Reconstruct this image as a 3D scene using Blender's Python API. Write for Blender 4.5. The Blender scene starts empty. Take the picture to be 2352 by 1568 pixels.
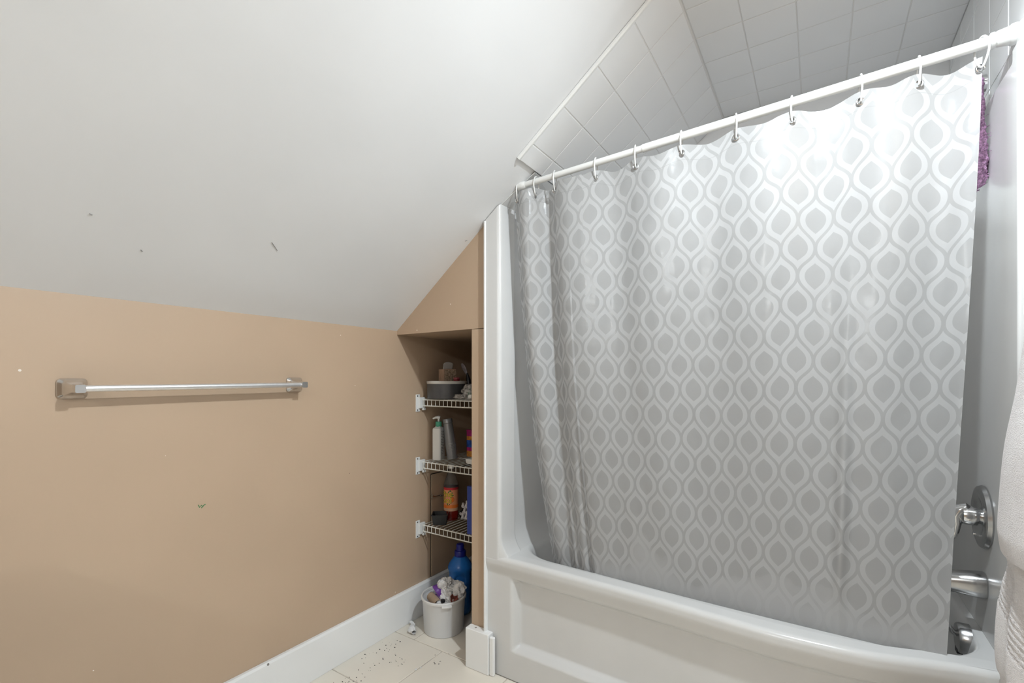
import bpy, bmesh, math, random
from mathutils import Vector, Matrix, noise
random.seed(7)
PI = math.pi
scene = bpy.context.scene
COL = scene.collection

# ------------------------------------------------------------------ camera, world, exposure
CAM_H = 1.153
cam_d = bpy.data.cameras.new('camera')
cam_d.sensor_fit = 'HORIZONTAL'; cam_d.sensor_width = 36.0
cam_d.lens = 1080.0 / 2352.0 * 36.0
cam_d.shift_y = (870 - 784) / 2352.0
cam_d.clip_start = 0.02
cam = bpy.data.objects.new('camera', cam_d); COL.objects.link(cam)
cam.location = (0, 0, CAM_H)
cam.rotation_euler = (PI / 2, 0, -math.radians(90 - 33.1))
scene.camera = cam

world = bpy.data.worlds.new('world'); scene.world = world
world.use_nodes = True
world.node_tree.nodes['Background'].inputs[0].default_value = (0.8, 0.85, 0.9, 1)
world.node_tree.nodes['Background'].inputs[1].default_value = 0.3

vs = scene.view_settings
vs.view_transform = 'Standard'; vs.look = 'None'; vs.gamma = 1.0; vs.use_curve_mapping = False
vs.exposure = 0.04
scene.cycles.max_bounces = 5; scene.cycles.diffuse_bounces = 3; scene.cycles.glossy_bounces = 3; scene.cycles.transmission_bounces = 5; scene.cycles.transparent_max_bounces = 5
scene.cycles.caustics_reflective = False; scene.cycles.caustics_refractive = False
VANITY_W = 27.0          # watts of the bulb on the far wall
NEAR_W = 80.0            # watts of the ceiling bulb near the tub
FILL_W = 26.0             # watts of the added fill bulb behind the camera

# ------------------------------------------------------------------ node helpers
class NT:
    """small wrapper to write node maths"""
    def __init__(self, mat):
        self.nt = mat.node_tree; self.n = self.nt.nodes; self.l = self.nt.links
    def node(self, t, **kw):
        nd = self.n.new(t)
        for k, v in kw.items(): setattr(nd, k, v)
        return nd
    def put(self, sock, v):
        if isinstance(v, bpy.types.NodeSocket): self.l.new(v, sock)
        elif v is not None: sock.default_value = v
    def m(self, op, a, b=None, c=None, clamp=False):
        nd = self.node('ShaderNodeMath', operation=op, use_clamp=clamp)
        self.put(nd.inputs[0], a)
        if b is not None: self.put(nd.inputs[1], b)
        if c is not None: self.put(nd.inputs[2], c)
        return nd.outputs[0]
    def step(self, v, e0, e1):
        nd = self.node('ShaderNodeMapRange', interpolation_type='SMOOTHSTEP')
        self.put(nd.inputs[0], v); nd.inputs[1].default_value = e0; nd.inputs[2].default_value = e1
        return nd.outputs[0]
    def mix(self, f, a, b):
        nd = self.node('ShaderNodeMix', data_type='RGBA')
        self.put(nd.inputs[0], f); self.put(nd.inputs[6], a); self.put(nd.inputs[7], b)
        return nd.outputs[2]
    def mixf(self, f, a, b):
        nd = self.node('ShaderNodeMix', data_type='FLOAT')
        self.put(nd.inputs[0], f); self.put(nd.inputs[2], a); self.put(nd.inputs[3], b)
        return nd.outputs[0]
    def noise(self, scale, detail=3, rough=0.5, vec=None):
        nd = self.node('ShaderNodeTexNoise'); nd.inputs['Scale'].default_value = scale
        nd.inputs['Detail'].default_value = detail; nd.inputs['Roughness'].default_value = rough
        if vec is not None: self.l.new(vec, nd.inputs['Vector'])
        return nd.outputs[0]
    def pos(self):
        return self.node('ShaderNodeNewGeometry').outputs['Position']
    def obj(self):
        return self.node('ShaderNodeTexCoord').outputs['Object']
    def bump(self, h, strength=0.2, dist=0.005):
        nd = self.node('ShaderNodeBump'); nd.inputs['Strength'].default_value = strength
        nd.inputs['Distance'].default_value = dist; self.l.new(h, nd.inputs['Height'])
        return nd.outputs[0]

def c4(c): return (c[0], c[1], c[2], 1.0)

def mat(name, col, rough=0.5, metal=0.0, bump=0.0, bscale=60, var=0.0, vscale=8, dist=0.003, trans=0.0, alpha=None, ior=1.45, spec=None, coat=0.0):
    m = bpy.data.materials.new(name); m.use_nodes = True
    t = NT(m); b = t.n['Principled BSDF']
    b.inputs['Base Color'].default_value = c4(col)
    b.inputs['Roughness'].default_value = rough; b.inputs['Metallic'].default_value = metal
    b.inputs['IOR'].default_value = ior
    if spec is not None: b.inputs['Specular IOR Level'].default_value = spec
    if coat: b.inputs['Coat Weight'].default_value = coat; b.inputs['Coat Roughness'].default_value = 0.08
    if trans: b.inputs['Transmission Weight'].default_value = trans
    p = t.obj()
    if var:
        n = t.noise(vscale, 2, 0.6, p)
        f = t.step(n, 0.3, 0.7)
        dark = tuple(x * (1 - var) for x in col)
        lite = tuple(min(1, x * (1 + var)) for x in col)
        t.put(b.inputs['Base Color'], t.mix(f, c4(dark), c4(lite)))
    if bump:
        t.put(b.inputs['Normal'], t.bump(t.noise(bscale, 4, 0.55, p), bump, dist))
    return m

def mat_specked(name, col, rough, speck_col, speck_scale=16, speck_r=0.05, keep=0.86, bump=0.12, bscale=90, var=0.03, dark=None):
    """wall paint with chips: voronoi cells, only a few of which hold a speck"""
    m = bpy.data.materials.new(name); m.use_nodes = True
    t = NT(m); b = t.n['Principled BSDF']; p = t.pos()
    b.inputs['Roughness'].default_value = rough
    n = t.noise(3.0, 1, 0.6, p)
    base = t.mix(t.step(n, 0.3, 0.7), c4([x * (1 - var) for x in col]), c4([x * (1 + var) for x in col]))
    wob = t.noise(60, 0, 0.5, p)
    def specks(sc, r, kp, seed):
        mp = t.node('ShaderNodeMapping'); mp.inputs['Location'].default_value = (seed, seed * 1.7, seed * .6)
        t.l.new(p, mp.inputs['Vector'])
        v = t.node('ShaderNodeTexVoronoi'); v.inputs['Scale'].default_value = sc
        t.l.new(mp.outputs[0], v.inputs['Vector'])
        sep = t.node('ShaderNodeSeparateColor'); t.l.new(v.outputs['Color'], sep.inputs[0])
        near = t.m('LESS_THAN', t.m('ADD', v.outputs['Distance'], t.m('MULTIPLY', t.m('SUBTRACT', wob, .5), r * 1.2)), r)
        rad = t.m('GREATER_THAN', sep.outputs[0], kp)
        return t.m('MULTIPLY', near, rad)
    base = t.mix(specks(speck_scale, speck_r, keep, 0.0), base, c4(speck_col))
    if dark: base = t.mix(specks(speck_scale * .9, speck_r * .8, keep + .05, 5.3), base, c4(dark))
    t.put(b.inputs['Base Color'], base)
    t.put(b.inputs['Normal'], t.bump(t.noise(bscale, 0, 0.5, p), bump, 0.002))
    return m

# ------------------------------------------------------------------ materials
M = {}
BROWN = (0.525, 0.385, 0.268)
M['brown'] = mat_specked('brown_paint', BROWN, 0.42, (0.85, 0.78, 0.70), 13, 0.034, 0.78, 0.10, 70, 0.02, (0.16, 0.11, 0.08))
M['white_paint'] = mat_specked('white_paint', (0.84, 0.84, 0.84), 0.38, (0.55, 0.54, 0.52), 5, 0.022, 0.78, 0.16, 22, 0.015)
M['wood_white'] = mat_specked('white_woodwork_paint', (0.90, 0.90, 0.89), 0.4, (0.25, 0.23, 0.21), 12, 0.05, 0.90, 0.1, 50, 0.02)
M['tub'] = mat('tub_fibreglass', (0.695, 0.69, 0.678), 0.22, var=0.02, vscale=5)
M['tile'] = mat('white_ceramic_tile', (0.90, 0.90, 0.90), 0.22, var=0.015, vscale=3)
M['grout'] = mat('white_grout', (0.80, 0.79, 0.77), 0.8, bump=0.2, bscale=150)
M['floor_tile'] = mat_specked('beige_floor_tile', (0.84, 0.78, 0.68), 0.42, (0.10, 0.09, 0.08), 26, 0.09, 0.93, 0.15, 35, 0.07, (0.28, 0.25, 0.22))
M['floor_grout'] = mat('beige_floor_grout', (0.60, 0.54, 0.46), 0.85, bump=0.3, bscale=160, var=0.15, vscale=14)
M['dark_gap'] = mat('dark_gap', (0.03, 0.025, 0.02), 0.9, var=0.2)
M['chrome'] = mat('chrome', (0.66, 0.66, 0.66), 0.14, 1.0, var=0.05, vscale=30)
M['satin'] = mat('satin_aluminium', (0.86, 0.86, 0.87), 0.3, 1.0, var=0.03, vscale=40)
M['nickel'] = mat('brushed_nickel', (0.50, 0.50, 0.50), 0.24, 1.0, var=0.08, vscale=20)
M['black'] = mat('black_plastic', (0.012, 0.012, 0.014), 0.4, var=0.2)
M['plastic_white'] = mat('white_plastic', (0.82, 0.82, 0.80), 0.35, var=0.02)
M['wire'] = mat('vinyl_coated_wire', (0.78, 0.77, 0.71), 0.4, var=0.05, vscale=30)
M['alcove_shade'] = mat('alcove_shade_tone', (0.085, 0.058, 0.042), 0.85, bump=.2, bscale=40, var=0.25, vscale=12)  # alcove side and back: deep shade put into the base colour

def bulb_mat(name, strength, col=(1, 0.95, 0.88)):
    m = bpy.data.materials.new(name); m.use_nodes = True
    t = NT(m); t.n.remove(t.n['Principled BSDF'])
    e = t.node('ShaderNodeEmission'); e.inputs[0].default_value = c4(col); e.inputs[1].default_value = strength
    t.l.new(e.outputs[0], t.n['Material Output'].inputs[0])
    return m
M['bulb_sconce'] = bulb_mat('lit_sconce_globe', 25.0, (0.865, 0.945, 1.0))
M['bulb_vanity'] = bulb_mat('lit_vanity_bulb', 25.0, (0.865, 0.945, 1.0))

# ------------------------------------------------------------------ mesh helpers
class MB:
    def __init__(self): self.v = []; self.f = []; self.uv = None
    def add(self, v, f):
        o = len(self.v); self.v += [tuple(x) for x in v]; self.f += [tuple(i + o for i in q) for q in f]; return self
    def box(self, x0, x1, y0, y1, z0, z1):
        v = [(x0,y0,z0),(x1,y0,z0),(x1,y1,z0),(x0,y1,z0),(x0,y0,z1),(x1,y0,z1),(x1,y1,z1),(x0,y1,z1)]
        return self.add(v, [(0,3,2,1),(4,5,6,7),(0,1,5,4),(1,2,6,5),(2,3,7,6),(3,0,4,7)])
    def prism(self, poly, axis, a, b):
        """poly: list of 2-tuples in the two other axes; extruded from a to b along axis"""
        def P(p, t): return {'x': (t, p[0], p[1]), 'y': (p[0], t, p[1]), 'z': (p[0], p[1], t)}[axis]
        n = len(poly); v = [P(p, a) for p in poly] + [P(p, b) for p in poly]
        f = [tuple(range(n)), tuple(range(2*n-1, n-1, -1))] + [(i, i+n, (i+1) % n + n, (i+1) % n) for i in range(n)]
        return self.add(v, f)
    def tube(self, pts, r, seg=10, closed=False, caps=True):
        pts = [Vector(p) for p in pts]; n = len(pts); rings = []
        up = None
        for i, p in enumerate(pts):
            if closed: d = pts[(i+1) % n] - pts[i-1]
            else: d = pts[min(i+1, n-1)] - pts[max(i-1, 0)]
            d.normalize()
            if up is None:
                up = Vector((0,0,1)) if abs(d.z) < .9 else Vector((1,0,0))
            s = d.cross(up); s.normalize(); up = s.cross(d); up.normalize()
            rr = r[i] if isinstance(r, (list, tuple)) else r
            rings.append([p + (s*math.cos(2*PI*k/seg) + up*math.sin(2*PI*k/seg))*rr for k in range(seg)])
        v = [q for ring in rings for q in ring]; f = []
        m = n if closed else n-1
        for i in range(m):
            j = (i+1) % n
            for k in range(seg):
                k2 = (k+1) % seg
                f.append((i*seg+k, i*seg+k2, j*seg+k2, j*seg+k))
        if caps and not closed:
            f.append(tuple(range(seg-1, -1, -1))); f.append(tuple((n-1)*seg+k for k in range(seg)))
        return self.add(v, f)
    def lathe(self, prof, seg=32, sx=1.0, sy=1.0, c=(0,0,0), cap=True, fn=None):
        n = len(prof); v = []
        for (r, z) in prof:
            for k in range(seg):
                a = 2*PI*k/seg; rr = r*(fn(a, z) if fn else 1)
                v.append((c[0]+rr*math.cos(a)*sx, c[1]+rr*math.sin(a)*sy, c[2]+z))
        f = []
        for i in range(n-1):
            for k in range(seg):
                k2 = (k+1) % seg
                f.append((i*seg+k, i*seg+k2, (i+1)*seg+k2, (i+1)*seg+k))
        if cap:
            f.append(tuple(range(seg-1, -1, -1))); f.append(tuple((n-1)*seg+k for k in range(seg)))
        return self.add(v, f)
    def loft(self, rings, cap0=True, cap1=True):
        n = len(rings[0]); v = [p for r in rings for p in r]; f = []
        for i in range(len(rings)-1):
            for k in range(n):
                k2 = (k+1) % n
                f.append((i*n+k, i*n+k2, (i+1)*n+k2, (i+1)*n+k))
        if cap0: f.append(tuple(range(n-1, -1, -1)))
        if cap1: f.append(tuple((len(rings)-1)*n+k for k in range(n)))
        return self.add(v, f)
    def grid(self, fn, nu, nv):
        v = [fn(i/nu, j/nv) for j in range(nv+1) for i in range(nu+1)]
        w = nu+1
        f = [(j*w+i, j*w+i+1, (j+1)*w+i+1, (j+1)*w+i) for j in range(nv) for i in range(nu)]
        return self.add(v, f)
    def rot(self, M3, about=(0,0,0)):
        a = Vector(about); self.v = [tuple(M3 @ (Vector(p)-a) + a) for p in self.v]; return self
    def build(self, name, material, parent=None, smooth=False, bevel=0.0, seg=2, recalc=True, loc=None, angle=40, solid=0.0, subsurf=0):
        me = bpy.data.meshes.new(name); me.from_pydata(self.v, [], self.f); me.update()
        if recalc:
            bm = bmesh.new(); bm.from_mesh(me); bmesh.ops.recalc_face_normals(bm, faces=bm.faces); bm.to_mesh(me); bm.free()
        o = bpy.data.objects.new(name, me); COL.objects.link(o)
        if material: me.materials.append(material)
        if parent: o.parent = parent
        if loc is not None: o.location = loc
        if smooth:
            for p in me.polygons: p.use_smooth = True
            try: me.set_sharp_from_angle(angle=math.radians(angle))
            except Exception: pass
        if solid:
            md = o.modifiers.new('solid', 'SOLIDIFY'); md.thickness = solid; md.offset = 0
        if bevel:
            md = o.modifiers.new('bevel', 'BEVEL'); md.width = bevel; md.segments = seg; md.limit_method = 'ANGLE'; md.angle_limit = math.radians(35)
        if subsurf:
            md = o.modifiers.new('sub', 'SUBSURF'); md.levels = subsurf; md.render_levels = subsurf
        return o

def structure(o): o['kind'] = 'structure'; return o
def tag(o, label, cat, group=None, kind=None):
    o['label'] = label; o['category'] = cat
    if group: o['group'] = group
    if kind: o['kind'] = kind
    return o
def thing(name, label, cat, loc=(0,0,0), rz=0.0, group=None):
    o = bpy.data.objects.new(name, None); COL.objects.link(o); o.location = loc; o.rotation_euler = (0,0,rz)
    o.empty_display_size = 0.05
    return tag(o, label, cat, group)
def share(src, parent, loc=None, name=None):
    c = src.copy(); COL.objects.link(c); c.parent = parent
    if loc is not None: c.location = loc
    return c
def rrect(w, h, r, n=4):
    """rounded rectangle outline centred at the origin"""
    pts = []
    for (cx, cy, a0) in ((w/2-r, h/2-r, 0), (-w/2+r, h/2-r, PI/2), (-w/2+r, -h/2+r, PI), (w/2-r, -h/2+r, 1.5*PI)):
        for k in range(n+1):
            a = a0 + PI/2*k/n; pts.append((cx+r*math.cos(a), cy+r*math.sin(a)))
    return pts
def interp(x, xs, ys):
    if x <= xs[0]: return ys[0]
    for i in range(len(xs)-1):
        if x <= xs[i+1]:
            t = (x-xs[i])/(xs[i+1]-xs[i]); return ys[i]+(ys[i+1]-ys[i])*t
    return ys[-1]
def sinterp(x, xs, ys):
    """smooth (Catmull-Rom) interpolation"""
    if x <= xs[0]: return ys[0]
    if x >= xs[-1]: return ys[-1]
    for i in range(len(xs)-1):
        if x <= xs[i+1]:
            h = xs[i+1]-xs[i]; t = (x-xs[i])/h
            m0 = (ys[i+1]-ys[max(i-1,0)])/(xs[i+1]-xs[max(i-1,0)])*h
            m1 = (ys[min(i+2,len(ys)-1)]-ys[i])/(xs[min(i+2,len(xs)-1)]-xs[i])*h
            return (2*t**3-3*t*t+1)*ys[i]+(t**3-2*t*t+t)*m0+(-2*t**3+3*t*t)*ys[i+1]+(t**3-t*t)*m1
def sm(x, a, b):
    t = min(1, max(0, (x-a)/(b-a))); return t*t*(3-2*t)

# ------------------------------------------------------------------ the room
YK = 1.635           # knee wall face
ZK = 1.375           # knee wall height
XB = 2.10            # alcove back wall
YR = -0.405          # wall at the tap end
ZC = 2.347           # flat ceiling
YC = 0.364           # where slope meets flat ceiling
XW = -1.5            # far end of the room behind the camera
XE = 2.36            # outer end behind the tub
YF = -2.20           # far side of the room behind the camera
def zs(y): return ZK + 0.765*(YK - y)

# floor: grout bed plus single tiles
floor = structure(MB().box(XW, XE, YF-.1, YK+.1, -0.08, -0.0025).build('floor', M['floor_grout']))
tile_cache = {}
def floor_tile(x0, x1, y0, y1):
    g = .0025; w = round(x1-x0-2*g, 4); h = round(y1-y0-2*g, 4)
    key = (w, h)
    if key not in tile_cache:
        tile_cache[key] = MB().box(0, w, 0, h, -.006, 0).build('tile', M['floor_tile'], floor, bevel=.0015, seg=1)
        o = tile_cache[key]
    else:
        o = share(tile_cache[key], floor)
    o.location = (x0+g, y0+g, 0)
TS = .332
xs = [1.508 - TS*k for k in range(10)]
ys_main = [1.336 + TS - TS*k for k in range(13)]
for i in range(9):
    for j in range(12):
        x1, x0 = xs[i], max(XW, xs[i+1]); y1, y0 = min(YK, ys_main[j]), max(YF, ys_main[j+1])
        if x1-x0 > .03 and y1-y0 > .03: floor_tile(x0, x1, y0, y1)
for (x0, x1) in ((1.508, 1.84), (1.84, 2.10)):
    for (y0, y1) in ((1.12, 1.17), (1.17, 1.502), (1.502, YK)): floor_tile(x0, x1, y0, y1)

# knee wall
wall_left = structure(MB().box(XW, XB+.1, YK, YK+.1, -.02, ZK).build('wall_left', M['brown']))
# sloped ceiling: gently uneven plaster, soft sag along the foot
def slope_pt(u, v):
    x = XW + (XE-XW)*u; y = YK + (YC-.0-YK)*v
    off = .004*noise.noise((x*1.6, y*1.9, .3)) + .0045*math.exp(-((YK-y)/.10)**2)*0
    fade = min(1, (YK-y)/.05, (y-YC)/.05) if YC < y < YK else 0
    off = off*fade - .007*fade*math.exp(-((YK-y-.10)/.07)**2)*(1 if x < 1.5 else 0)*sm(x, .2, .9)*(1-sm(x, 1.35, 1.5))
    return (x, y - off*.6, zs(y) + off*.79)
ceiling_slope = MB().grid(slope_pt, 120, 50)
ceiling_slope = structure(ceiling_slope.build('ceiling_slope', M['white_paint'], smooth=True, recalc=False))
ceiling = structure(MB().box(XW, XE, YF-.1, YC, ZC, ZC+.08).build('ceiling', M['white_paint']))

# brown partition between knee wall and tub: header with slanted top, post, alcove shell
wall_back = thing('wall_back', 'x', 'x'); del wall_back['label']; del wall_back['category']; structure(wall_back)
XP0, XP1 = 1.515, 1.533       # face of the partition at the tub and at the knee wall
Y_POST0, Y_POST1 = 1.105, 1.185
ZH = 1.357
hv = [(XP0, Y_POST0, ZH), (XP1, YK, ZH), (XP1, YK, ZK), (XP0, Y_POST0, zs(Y_POST0))]
hb = [(XB+.1, p[1], p[2]) for p in hv]
MB().add(hv+hb, [(0,1,2,3),(7,6,5,4),(0,4,5,1),(1,5,6,2),(2,6,7,3),(3,7,4,0)]).build('header', M['brown'], wall_back)
MB().box(XP0+.0005, 1.60, Y_POST0, Y_POST1, 0, ZH-.002).build('post', M['brown'], wall_back, bevel=.002)
MB().box(1.60, XB, 1.088, 1.118, 0, ZH).build('alcove_side', M['alcove_shade'], wall_back)
MB().box(XB, XB+.1, 1.088, YK, 0, ZH).build('alcove_back', M['alcove_shade'], wall_back)

# access panel low in the knee wall, inside the alcove
panel = thing('door_1', 'x', 'x'); del panel['label']; del panel['category']; structure(panel)
MB().box(1.758, 2.085, YK-.0012, YK, .155, .676).build('gap', M['dark_gap'], panel)
MB().box(1.7615, 2.08, YK-.005, YK-.0002, .160, .672).build('panel', M['brown'], panel, bevel=.0015)
lt = MB().tube([(1.822, YK-.012, .556), (1.80, YK-.014, .560), (1.775, YK-.014, .560), (1.755, YK-.012, .566)], .0022, 8)
lt.tube([(1.755, YK+.0, .572), (1.755, YK-.018, .572), (1.752, YK-.020, .562), (1.755, YK-.014, .552), (1.755, YK, .552)], .002, 8)
lt.tube([(1.822, YK-.004, .556), (1.822, YK-.018, .556)], .004, 8)
lt.build('hook_latch', M['nickel'], panel, smooth=True)

# baseboards
bp = [(YK, 0), (YK-.017, 0), (YK-.017, .150), (YK-.013, .158), (YK, .158)]
structure(MB().prism(bp, 'x', XW, XB).build('baseboard_left', M['wood_white'], bevel=.0015))
b = MB().box(1.478, XP0, 1.074, 1.187, 0.0, .158)
structure(b.build('baseboard_back', M['wood_white'], bevel=.003))
b = MB().box(1.482, 1.4975, 1.052, 1.0735, 0.0, .150)
structure(b.build('trim_1', M['wood_white'], bevel=.005, seg=3))
b = MB().box(1.493, 1.516, 1.0985, 1.1075, 0.150, zs(1.105)-.004)
structure(b.build('trim_2', M['wood_white'], bevel=.002))

# wall at the tap end and the wall behind the tub, other walls of the room
wall_right = structure(MB().box(1.0, XE, YR-.1, YR, -.0024, ZC).build('wall_right', M['tile']))
structure(MB().box(XW, XE, YF-.1, YF, -.02, ZC).build('wall_rear', M['white_paint']))
structure(MB().box(XE-.04, XE+.06, YF-.1, 1.10, 0, ZC).build('wall_tub', M['tile']))
structure(MB().box(XW-.1, XW, YF-.1, YK+.1, -.02, ZC).build('wall_front', M['brown']))
structure(MB().box(.996, 1.40, YR, YR+.004, 0, ZC).box(.996, 1.0, YR-.104, YR, 0, ZC).box(.996, XE-.04, YR-.104, YR-.1, 0, ZC).build('wall_right_paint', M['brown']))

# ---- ceramic tiles over the tub: on the slope, on the flat ceiling, on the tap-end wall
TX = [1.420, 1.573, 1.7255, 1.878, 2.0305, 2.183, 2.315]
G = .0014; TT = .008
sl = math.atan(.765)
def slope_tile(x0, x1, yb, yt):
    """tile on the slope from yb (low edge) up to yt"""
    L = (yb-yt)/math.cos(sl)
    o = MB().box(0, x1-x0-2*G, 0, L-2*G, -TT, 0.001)
    ob = o.build('tile', M['tile'], ceiling_slope, bevel=.0018, seg=2)
    # local y runs up the slope (towards -Y, +Z); local z is the slope's outward normal away from the room
    ex = Vector((1,0,0)); ey = Vector((0,-math.cos(sl), math.sin(sl))); ez = Vector((0, math.sin(sl), math.cos(sl)))
    ob.matrix_local = Matrix(((ex.x, ey.x, ez.x, x0+G), (ex.y, ey.y, ez.y, yb), (ex.z, ey.z, ez.z, zs(yb)), (0,0,0,1)))
    return ob
TY = [.897, .842, .721, .600, .479, YC+.004]
for i in range(len(TX)-1):
    for j in range(len(TY)-1):
        slope_tile(TX[i], TX[i+1], TY[j], TY[j+1])
# grout bed on slope, ceiling and wall
ex = Vector((1,0,0)); ey = Vector((0,-math.cos(sl), math.sin(sl))); ez = Vector((0, math.sin(sl), math.cos(sl)))
gb = MB().box(0, 2.315-1.42, 0, (.897-YC)/math.cos(sl), -.0068, -.0005).build('grout_bed', M['grout'], ceiling_slope)
gb.matrix_local = Matrix(((1,0,0,1.42), (0,ey.y,ez.y,.897), (0,ey.z,ez.z,zs(.897)), (0,0,0,1)))
tr = MB().prism([(0,-.001),(0,-.009),(.004,-.0125),(.010,-.0125),(.0138,-.009),(.0138,-.001)], 'y', 0, (.897-YC)/math.cos(sl)).build('trim_3', M['plastic_white'], None, bevel=.001)
tr.matrix_world = Matrix(((1,0,0,1.406), (0,ey.y,ez.y,.897), (0,ey.z,ez.z,zs(.897)), (0,0,0,1)))
structure(tr)
MB().box(1.42, 2.315, YR, YC, ZC-.0068, ZC+.002).build('grout_bed', M['grout'], ceiling)
CY = [YC-.004, .212, .0596, -.0928, -.2452, -.3976]
for i in range(len(TX)-1):
    for j in range(len(CY)-1):
        dz = random.uniform(-.0006, .0006)
        MB().box(TX[i]+G, TX[i+1]-G, CY[j+1]+G, CY[j]-G, ZC-TT+dz, ZC).build('tile', M['tile'], ceiling, bevel=.0018)
tr = structure(MB().box(1.406, 1.4198, YR, YC-.002, ZC-.0125, ZC).build('trim_4', M['plastic_white'], None, bevel=.003))
WX = [1.35, 1.505, 1.66, 1.815, 1.97, 2.125, 2.28]; WZ = [1.80, 1.955, 2.11, 2.265, ZC-.008]
MB().box(1.35, 2.30, YR-.002, YR+.0066, .5, ZC).build('grout_bed', M['grout'], wall_right)
for i in range(len(WX)-1):
    for j in range(len(WZ)-1):
        MB().box(WX[i]+G, WX[i+1]-G, YR, YR+TT+random.uniform(-.0004,.0004), WZ[j]+G, WZ[j+1]-G).build('tile', M['tile'], wall_right, bevel=.0018)

# little marks on the painted surfaces
def wall_mark(pts, r, material, name='scuff_mark', parent=None):
    return MB().tube(pts, r, 6).build(name, material, parent, smooth=True)
M['scuff'] = mat('grey_scuff', (0.30, 0.29, 0.28), 0.7, var=0.2, vscale=300)
M['green'] = mat('green_crayon', (0.05, 0.22, 0.08), 0.7, var=0.3, vscale=300)
for pts, r in (
        (((0.7941, 1.3849), (0.8096, 1.3953), (0.8235, 1.4049)), 0.00096),
        (((0.4992, 1.4836), (0.5043, 1.4873)), 0.00128),
        (((0.3794, 1.4219), (0.3853, 1.4233)), 0.00112),
        (((1.4875, 1.1964), (1.4944, 1.1908)), 0.0016),
        ):
    wall_mark([(x, y, zs(y)-.0006) for x, y in pts], r, M['scuff'], 'scuff_mark', ceiling_slope)
for pts in (((.700,.757),(.704,.748),(.709,.754),(.713,.749)), ((.709,.745),(.716,.752),(.721,.755))):
    wall_mark([(x, YK-.0003, z) for x, z in pts], .0013, M['green'], 'crayon_mark', wall_left)

# ------------------------------------------------------------------ bathtub, one-piece with its surround
RIM = .464
Y0, Y1 = -.400, 1.100         # ends of the unit
SH_Y = [-.400, -.315, -.255, -.10, .0855, .25, .444, .70, .90, 1.03, 1.10]
SH_X = [1.548, 1.538, 1.526, 1.490, 1.474, 1.482, 1.496, 1.505, 1.509, 1.510, 1.510]
def shoulder(y): return sinterp(y, SH_Y, SH_X)
def apron_x(y): return shoulder(y) - .014*sm(y, -.35, -.1)
tub = thing('bathtub', 'white bathtub with recessed apron panel and moulded surround behind the curtain', 'bathtub', (0,0,0))
def apron_pt(u, v):
    y = Y0 + (Y1-Y0)*u
    x = apron_x(y)
    # v 0..0.86 runs up the face, the rest rounds over the shoulder onto the rim
    if v < .88:
        z = (RIM-.026)*v/.88
        # recess panel, deep soft-edged soffit on top
        ry = min(y-(-.32), .985-y); rz = min(z-.105, .394-z)
        d = min(sm(ry, 0, .020), sm(rz, 0, .034 if z > .25 else .030))
        return (x + .036*d + .013*(1-sm(z, .388, .438)), y, z)
    t = (v-.88)/.12
    r = .018
    if t < .15: return (x, y, RIM-.026 + (.026-r)*(t/.15))
    if t < .85:
        a = (t-.15)/.7*PI/2
        return (x+r-r*math.cos(a), y, RIM-r+r*math.sin(a))
    return (x+r+.04*(t-.85)/.15, y, RIM)
MB().grid(apron_pt, 160, 170).build('apron', M['tub'], tub, smooth=True, recalc=False, angle=60)

# rim with rounded basin opening, lofted down into the basin
NR = 160
IN_Y0, IN_Y1 = -.352, 1.012
IN_X0, IN_X1 = 1.546, 2.21
def basin_ring(inset, z, r, n=NR):
    """rounded rectangle, sampled by angle, with slightly bowed front"""
    x0, x1, y0, y1 = IN_X0+inset, IN_X1-inset, IN_Y0+inset, IN_Y1-inset*1.6
    cx, cy = (x0+x1)/2, (y0+y1)/2
    out0 = rrect(x1-x0, y1-y0, r, 9); out = []
    for i, p in enumerate(out0):                # also sample the straight sides
        out.append(p)
        if i % 10 == 9:
            q = out0[(i+1) % len(out0)]
            out += [(p[0]+(q[0]-p[0])*k/30, p[1]+(q[1]-p[1])*k/30) for k in range(1, 30)]
    res = []
    for (px, py) in out:
        x, y = cx+px, cy+py
        if px < 0:                       # ease the front edge: slight bow
            k = -px/((x1-x0)/2)
            x += k*(.024*sm(y, .15, .95) + .008*(1-sm(y, -.33, -.05)))
        res.append((x, y, z))
    return res
def outer_ring(z, n=NR):
    res = []
    cx, cy = (IN_X0+IN_X1)/2, (IN_Y0+IN_Y1)/2
    hx, hy = (IN_X1-IN_X0)/2, (IN_Y1-IN_Y0)/2
    for (x, y, _) in basin_ring(0, z, .17):
        dx, dy = (x-cx)/hx, (y-cy)/hy
        m = max(abs(dx), abs(dy))
        Y = cy + dy/m*hy*1.12; Y = max(Y0+.004, min(Y1-.002, Y))
        X = cx + dx/m*(hx+.2) if abs(dx) >= abs(dy)*.999 else cx + dx/m*(hx+.2)
        X = max(X, shoulder(Y)+.012); X = min(X, 2.30)
        res.append((X, Y, z))
    return res
rings = [outer_ring(RIM-.0005), basin_ring(-.006, RIM-.0005, .176), basin_ring(.0, RIM-.002, .17), basin_ring(.006, RIM-.010, .165),
         basin_ring(.012, RIM-.03, .16), basin_ring(.03, .30, .15), basin_ring(.055, .14, .14), basin_ring(.09, .095, .12), basin_ring(.16, .085, .10)]
MB().loft(rings, cap0=False, cap1=True).build('basin', M['tub'], tub, smooth=True, angle=50)

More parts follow.
